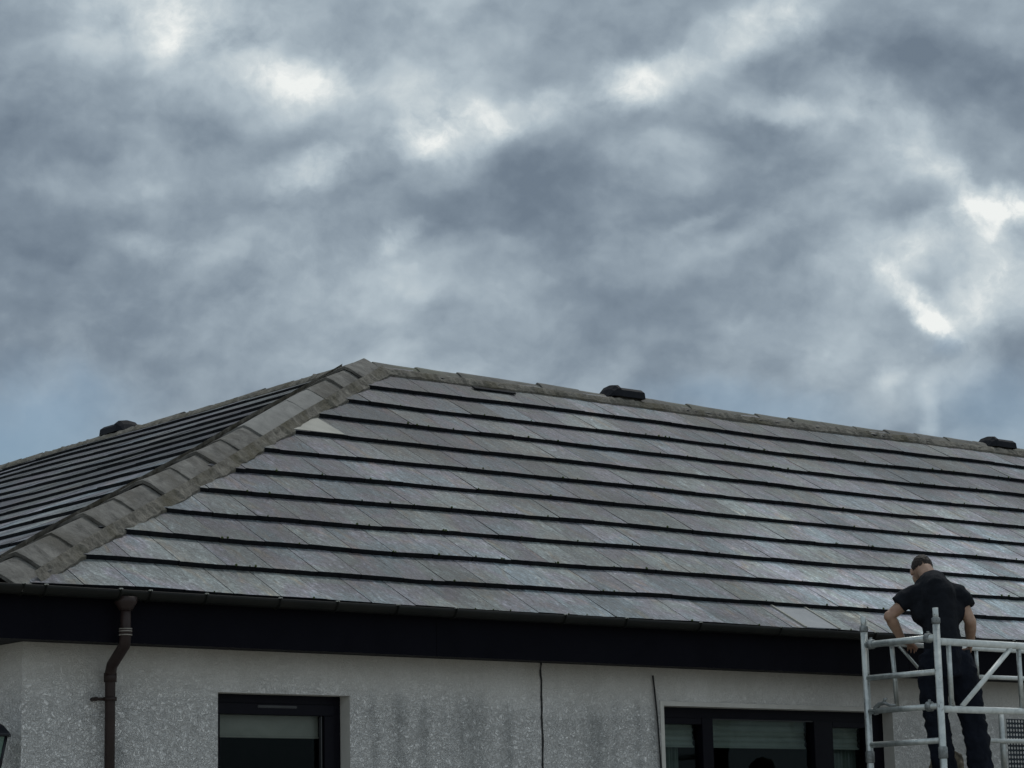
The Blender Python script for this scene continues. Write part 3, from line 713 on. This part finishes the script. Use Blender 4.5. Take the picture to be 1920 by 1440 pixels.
# ------------------------------------------------------------------ scaffold tower
sct = empty('scaffold_tower', (6.93, -1.1, 0))
tag(sct, 'aluminium scaffold tower standing against the eave with guardrails', 'scaffold')
OX, OY = 6.93, -1.1
def SP(x, y, z): return (x - OX, y - OY, z)
YF = -.41; XR = 9.35
RT_ = .0255
def st(name, pts, r=RT_, mt='alu', seg=16, parent=None):
    bm = bmesh.new(); tube(bm, [SP(*p) for p in pts], r, seg); return link(name, bm, mt, parent or sct, True)
for X in (OX, XR):
    for Y in (-1.1, YF):
        zt = 3.272
        bm = bmesh.new()
        zs = [0, 2.225, 2.226, 2.30, 2.301, zt - .075, zt - .074]
        tube(bm, [SP(X, Y, 0), SP(X, Y, zt - .1)], .0255, 18)
        tube(bm, [SP(X, Y, zt - .1), SP(X, Y, zt)], .0205, 18)
        p = link('standard', bm, 'alu', sct, True)
        bm = bmesh.new(); tube(bm, [SP(X, Y, zt - .115), SP(X, Y, zt - .105), SP(X, Y, zt - .075), SP(X, Y, zt - .068)], [.027, .031, .031, .024], 18)
        link('spigot_collar', bm, 'aludark', p, True); bm = bmesh.new()
        tube(bm, [SP(X, Y, 2.215), SP(X, Y, 2.222), SP(X, Y, 2.292), SP(X, Y, 2.30)], [.028, .033, .033, .027], 18)
        link('spigot_collar', bm, 'aludark', p, True)
    for z in (3.062, 2.822, 2.582, 2.342, 2.10, 1.86, 1.62, 1.38, 1.14, .90, .66, .42):
        st('rung', [(X, -1.1 + .02, z), (X, YF - .02, z)], .0245 if z > 3 else .021)
# near and far guardrails
for Y, zt, zb, rr in ((-1.1, 3.034, 2.560, .0255), (YF, 3.082, None, .018)):
    yy = Y - .052 if Y < -1 else Y + .05
    yy = Y
    st('guardrail', [(OX + .03, yy, zt), (XR - .03, yy, zt)], rr, 'brace')
    st('guardrail', [(OX + .03 if zb else 8.2, yy, zb or 2.39), (XR - .03, yy, zb or 2.39)], rr * .96, 'brace')
for x in (7.05, 7.815, 8.58): st('guardrail_upright', [(x, -1.1, 2.583), (x, -1.1, 3.01)], .018)
st('guardrail_brace', [(7.16, -1.1, 2.585), (7.725, -1.1, 3.01)], .0185, 'brace')
st('guardrail_brace', [(9.28, -1.1, 2.585), (8.72, -1.1, 3.01)], .0185, 'brace')
st('guardrail_upright', [(7.248, YF, 2.60), (7.222, YF, 3.07)], .017)
st('guardrail_brace', [(7.30, YF, 3.07), (7.62, YF, 2.82)], .012)
st('guardrail_upright', [(8.163, YF, 2.865), (8.163, YF, 3.07)], .014)
st('guardrail', [(8.163, YF, 2.868), (XR - .03, YF, 2.872)], .016, 'brace')
# clamps where the guardrails hook on
def clampo(c, d, r=.036):
    bm = bmesh.new(); c = Vector(SP(*c)); d = Vector(d).normalized()
    tube(bm, [c - d * .022, c - d * .018, c + d * .018, c + d * .022], [r * .8, r, r, r * .8], 16)
    tube(bm, [c + Vector((0, 0, r * .6)), c + Vector((0, 0, r * 1.35))], [.012, .010], 8)
    link('clamp', bm, 'aludark', sct, True)
for c in ((OX, -1.02, 3.064), (OX, -.475, 3.064), (OX, -1.0, 2.584)): clampo(c, (0, 1, 0))
bm = bmesh.new()  # hooked latch on the third rung
c = Vector(SP(OX, -.52, 2.585))
tube(bm, [c + Vector((0, .03, -.03)), c + Vector((0, .035, .015)), c + Vector((0, -.005, .045)), c + Vector((0, -.06, .05)), c + Vector((0, -.10, .03)), c + Vector((0, -.16, .028))], [.018, .02, .017, .014, .011, .008], 10)
tube(bm, [c + Vector((0, -.045, .045)), c + Vector((0, -.06, .075)), c + Vector((0, -.08, .078))], [.013, .012, .008], 8)
link('latch', bm, 'aludark', sct, True)
# platform
bm = bmesh.new(); box(bm, SP(OX + .05, -1.06, 1.99), SP(XR - .05, YF - .04, 2.028), .004); link('platform', bm, 'ply', sct)
bm = bmesh.new()
for a, b in (((OX + .04, -1.075), (XR - .04, -1.045)), ((OX + .04, YF - .055), (XR - .04, YF - .025))):
    box(bm, SP(a[0], a[1], 1.975), SP(b[0], b[1], 2.035), .004)
link('platform_frame', bm, 'alu', sct)
# perforated sheet standing at the far side
def perforated(x0, x1, z0, z1, y):
    bm = bmesh.new(); p = .034; r = .0108; nx = int((x1 - x0) / p); nz = int((z1 - z0) / p)
    for i in range(nx):
        for j in range(nz):
            cx_ = x0 + (i + .5) * p; cz_ = z0 + (j + .5) * p; h = p / 2
            rr = r
            sq = []; ci = []
            for k in range(8):
                a = math.pi / 4 * k + math.pi / 8; m_ = max(abs(math.cos(a)), abs(math.sin(a)))
            ang = [math.pi / 4 * k for k in range(8)]
            sq = [bm.verts.new(SP(cx_ + h * math.cos(a) / max(abs(math.cos(a)), abs(math.sin(a))), y, cz_ + h * math.sin(a) / max(abs(math.cos(a)), abs(math.sin(a))))) for a in ang]
            sh = (p * .0)
            ci = [bm.verts.new(SP(cx_ + rr * math.cos(a) + sh, y, cz_ + rr * math.sin(a))) for a in ang]
            for k in range(8): bm.faces.new([sq[k], sq[(k + 1) % 8], ci[(k + 1) % 8], ci[k]])
    bmesh.ops.remove_doubles(bm, verts=bm.verts, dist=1e-4)
    return bm
link('perforated_sheet', perforated(8.50, 9.25, 2.05, 2.58, YF + .03), 'perf', sct)
st('sheet_frame', [(8.445, YF + .03, 2.03), (8.445, YF + .03, 2.60)], .022)

# ------------------------------------------------------------------ person
exec_person = True
PB = Vector((7.372, -.77, 2.03))
per = empty('person', PB); per.rotation_euler = (0, 0, -math.atan2(.63, .776) * 1.0)
tag(per, 'man in black t-shirt and navy trousers with bowed head standing on the scaffold', 'person')
def L(name, bm, mt, voxel=None, smooth_it=6, parent=None, disp=None, sub=0):
    o = link(name, bm, mt, parent or per, True)
    if voxel:
        r = o.modifiers.new('remesh', 'REMESH'); r.mode = 'VOXEL'; r.voxel_size = voxel; r.use_smooth_shade = True
        s = o.modifiers.new('smooth', 'SMOOTH'); s.iterations = smooth_it; s.factor = .5
    if disp:
        tx = bpy.data.textures.new(name, 'CLOUDS'); tx.noise_scale = disp[0]; tx.noise_depth = 2
        d = o.modifiers.new('folds', 'DISPLACE'); d.texture = tx; d.strength = disp[1]; d.mid_level = .5; d.texture_coords = 'LOCAL'
    return o
def ell(bm, c, r, rot=None):
    mt = Matrix.Translation(Vector(c)) @ ((rot or Matrix.Identity(4))) @ Matrix.Diagonal((*r, 1))
    bmesh.ops.create_icosphere(bm, subdivisions=3, radius=1, matrix=mt)
# joints: X right, Y forward (away from the camera), Z up from the platform
HD = Vector((-.078, .255, 1.615))
def arm(bm, sh, el, wr, rs):
    sh, el, wr = map(Vector, (sh, el, wr))
    pts = [sh, sh.lerp(el, .35), sh.lerp(el, .8), el, el.lerp(wr, .25), el.lerp(wr, .7), wr]
    tube(bm, pts, rs, 14)
    ell(bm, sh, (rs[0],) * 3); ell(bm, el, (rs[3] * 1.02,) * 3)
def finger(bm, base, d, up, lens, r, curl):
    p = Vector(base); d = Vector(d).normalized(); ax = d.cross(Vector(up)).normalized(); pts = [p - d * .01, p.copy()]
    rr = [r * 1.05, r * 1.05]
    for i, l in enumerate(lens):
        d = Matrix.Rotation(curl * (0.8 + .3 * i), 3, ax) @ d
        p = p + d * l; pts.append(p.copy()); rr.append(r * (1 - .1 * (i + 1)))
    tube(bm, pts, rr, 8)
def hand(bm, wr, d, palm_n, thumb_side, curl=.5):
    """wr wrist, d direction of the hand, palm_n palm normal, thumb_side +1/-1 along d x palm_n"""
    wr = Vector(wr); d = Vector(d).normalized(); n = Vector(palm_n); n = (n - d * n.dot(d)).normalized(); s = d.cross(n) * thumb_side
    R = Matrix((s, d, n)).transposed().to_4x4()
    ell(bm, wr + d * .05, (.042, .052, .016), R); ell(bm, wr + d * .01, (.030, .03, .02), R)
    for k, (o, ln) in enumerate(((.030, .9), (.010, 1.0), (-.011, .94), (-.030, .76))):
        finger(bm, wr + d * (.088 - abs(k - 1) * .004) + s * o, d + s * o * 1.2, n, [.040 * ln, .026 * ln, .022 * ln], .0092 - .0006 * (k == 3), curl * (1 + .08 * k))
    finger(bm, wr + d * .030 + s * .036, d * .7 + s * .75 + n * .2, n, [.036, .030, .024], .0108, curl * .55)
# body: skin surface (torso and legs run on below the clothes)
body = bmesh.new()
tube(body, [(0, .0, .93), (0, .0, 1.05), (-.005, .02, 1.18), (-.01, .06, 1.32), (-.02, .09, 1.43), (-.045, .13, 1.50)], [(.12, .09), (.12, .09), (.14, .10), (.155, .10), (.14, .08), (.075, .06)], 20)
tube(body, [(-.03, .10, 1.45), (-.052, .155, 1.545), (-.07, .20, 1.60)], [.066, .06, .058], 16)
ell(body, HD, (.074, .092, .088), Matrix.Rotation(rad(-38), 4, 'X'))
ell(body, HD + Vector((-.012, .055, -.065)), (.055, .055, .062), Matrix.Rotation(rad(-30), 4, 'X'))   # jaw
ell(body, HD + Vector((-.018, .128, -.055)), (.012, .02, .022))                                       # nose
for s in (-1, 1):                                                                                      # ears
    ell(body, HD + Vector((s * .077, .012, -.028)), (.012, .022, .032), Matrix.Rotation(rad(-30), 4, 'X'))
arm(body, (-.185, .085, 1.395), (-.365, .075, 1.245), (-.262, .19, 1.075), [.05, .050, .044, .043, .045, .034, .028])
arm(body, (.140, .085, 1.39), (.218, .05, 1.19), (.236, .19, 1.035), [.05, .052, .046, .044, .045, .035, .029])
hand(body, (-.262, .19, 1.075), (.62, .62, -.22), (.1, .1, -1), -1, .45)
hand(body, (.236, .19, 1.035), (.03, .75, -.35), (-1, .1, 0), 1, .55)
tube(body, [(-.065, 0, .90), (-.075, .0, .84), (-.075, .01, .52), (-.07, 0, .45), (-.06, -.01, .3), (-.04, 0, .09)], [.07, .075, .055, .052, .055, .036], 14)
tube(body, [(.085, 0, .90), (.125, .0, .84), (.21, .01, .52), (.22, 0, .45), (.235, -.01, .3), (.25, 0, .09)], [.07, .075, .055, .052, .055, .036], 14)
L('body', body, 'skin', .0055, 5)
# eyes and mouth
for s in (-1, 1):
    e = bmesh.new(); ell(e, HD + Vector((-.014 + s * .030, .102, -.028)), (.0115, .009, .009)); L('eye', e, 'eye')
e = bmesh.new(); ell(e, HD + Vector((-.02, .108, -.098)), (.024, .009, .007)); L('mouth', e, 'lip')
# hair: cap over the crown, cropped at the nape
h = bmesh.new()
R38 = Matrix.Rotation(rad(-38), 4, 'X')
bmesh.ops.create_icosphere(h, subdivisions=5, radius=1, matrix=Matrix.Translation(HD + Vector((0, .004, .006))) @ R38 @ Matrix.Diagonal((.078, .0955, .0915, 1)))
cut = []
for v in h.verts:
    q = v.co - HD
    # keep the crown and the back of the head above the nape line
    if q.z < -.028 - .25 * q.y and q.y < .06 or q.y > .085 or q.z < -.05: cut.append(v)
bmesh.ops.delete(h, geom=cut, context='VERTS')
for v in h.verts: v.co += (v.co - HD).normalized() * .007 * noise.noise(v.co * 90)
ho = L('hair', h, 'hair')
sd = ho.modifiers.new('thick', 'SOLIDIFY'); sd.thickness = .006; sd.offset = -1
# t-shirt
s_ = bmesh.new()
tube(s_, [(-.002, .0, .985), (-.002, .0, 1.05), (-.005, .02, 1.16), (-.01, .05, 1.27), (-.018, .075, 1.36), (-.03, .095, 1.43), (-.040, .125, 1.50), (-.052, .15, 1.545)],
     [(.178, .13), (.178, .13), (.176, .13), (.196, .14), (.215, .145), (.205, .13), (.135, .10), (.078, .072)], 28)
for sh, a, b in (((-.175, .085, 1.425), (-.245, .08, 1.37), (-.298, .08, 1.325)), ((.135, .085, 1.425), (.172, .075, 1.37), (.200, .065, 1.295))):
    sh, a, b = map(Vector, (sh, a, b))
    tube(s_, [sh + Vector((.06 * (1 if sh.x < 0 else -1), 0, -.02)), sh + Vector((0, 0, -.015)), a, b], [.06, .072, .073, .070], 18)
    ell(s_, sh + Vector((0, 0, -.012)), (.076, .076, .066))
ell(s_, (-.022, .095, 1.38), (.235, .13, .13)); ell(s_, (-.012, .06, 1.27), (.205, .14, .14)); ell(s_, (-.045, .12, 1.47), (.12, .10, .07))
L('tshirt', s_, 'shirt', .009, 12, disp=(.075, .022))
# trousers
t_ = bmesh.new()
tube(t_, [(.0, .0, 1.105), (.0, .0, 1.0), (.005, .0, .90), (.01, 0, .78)], [(.162, .118), (.172, .13), (.185, .14), (.165, .135)], 26)
tube(t_, [(-.06, 0, .95), (-.075, 0, .78), (-.085, .015, .62), (-.075, .01, .50), (-.062, -.005, .34), (-.04, -.01, .17), (-.032, 0, .075)], [(.10, .12), (.098, .115), (.085, .10), (.080, .09), (.076, .088), (.080, .088), (.085, .09)], 20)
tube(t_, [(.08, 0, .95), (.125, 0, .80), (.165, .015, .63), (.185, .01, .50), (.205, -.005, .34), (.218, -.01, .17), (.225, 0, .075)], [(.11, .12), (.108, .118), (.095, .105), (.088, .095), (.084, .09), (.086, .09), (.09, .095)], 20)
L('trousers', t_, 'trouser', .010, 7, disp=(.065, .036))
bm = bmesh.new(); tube(bm, [(0, 0, 1.075), (0, 0, 1.112)], [(.168, .124), (.165, .122)], 28); L('belt', bm, 'sole')
for s, bx in ((-1, -.035), (1, .232)):
    bm = bmesh.new()
    ell(bm, (bx, .07, .045), (.048, .12, .045)); ell(bm, (bx, -.01, .075), (.048, .062, .07)); ell(bm, (bx, .14, .035), (.045, .06, .035))
    b = L('boot', bm, 'boot', .008, 4)
    bm = bmesh.new(); box(bm, (bx - .05, -.075, .0), (bx + .05, .20, .022), .01); L('sole', bm, 'sole', parent=b)

# ------------------------------------------------------------------ tool bag on the platform
bg_ = empty('tool_bag', (7.62, -.52, 2.03)); tag(bg_, 'crumpled tan canvas tool bag on the scaffold behind the legs', 'bag')
bm = bmesh.new()
tube(bm, [(0, 0, .0), (0, 0, .05), (.01, 0, .16), (0, .01, .25), (-.01, 0, .30)], [(.16, .09), (.17, .10), (.15, .09), (.12, .07), (.10, .035)], 24)
o = link('bag_body', bm, 'canvas', bg_, True)
ss = o.modifiers.new('sub', 'SUBSURF'); ss.levels = ss.render_levels = 3
tx = bpy.data.textures.new('crumple', 'CLOUDS'); tx.noise_scale = .06
dd = o.modifiers.new('crumple', 'DISPLACE'); dd.texture = tx; dd.strength = .06; dd.texture_coords = 'LOCAL'
bm = bmesh.new(); tube(bm, [(-.08, 0, .25), (-.06, .01, .285), (0, .03, .295), (.06, .01, .285), (.08, 0, .25)], .010, 8); link('handle', bm, 'sole', bg_, True)
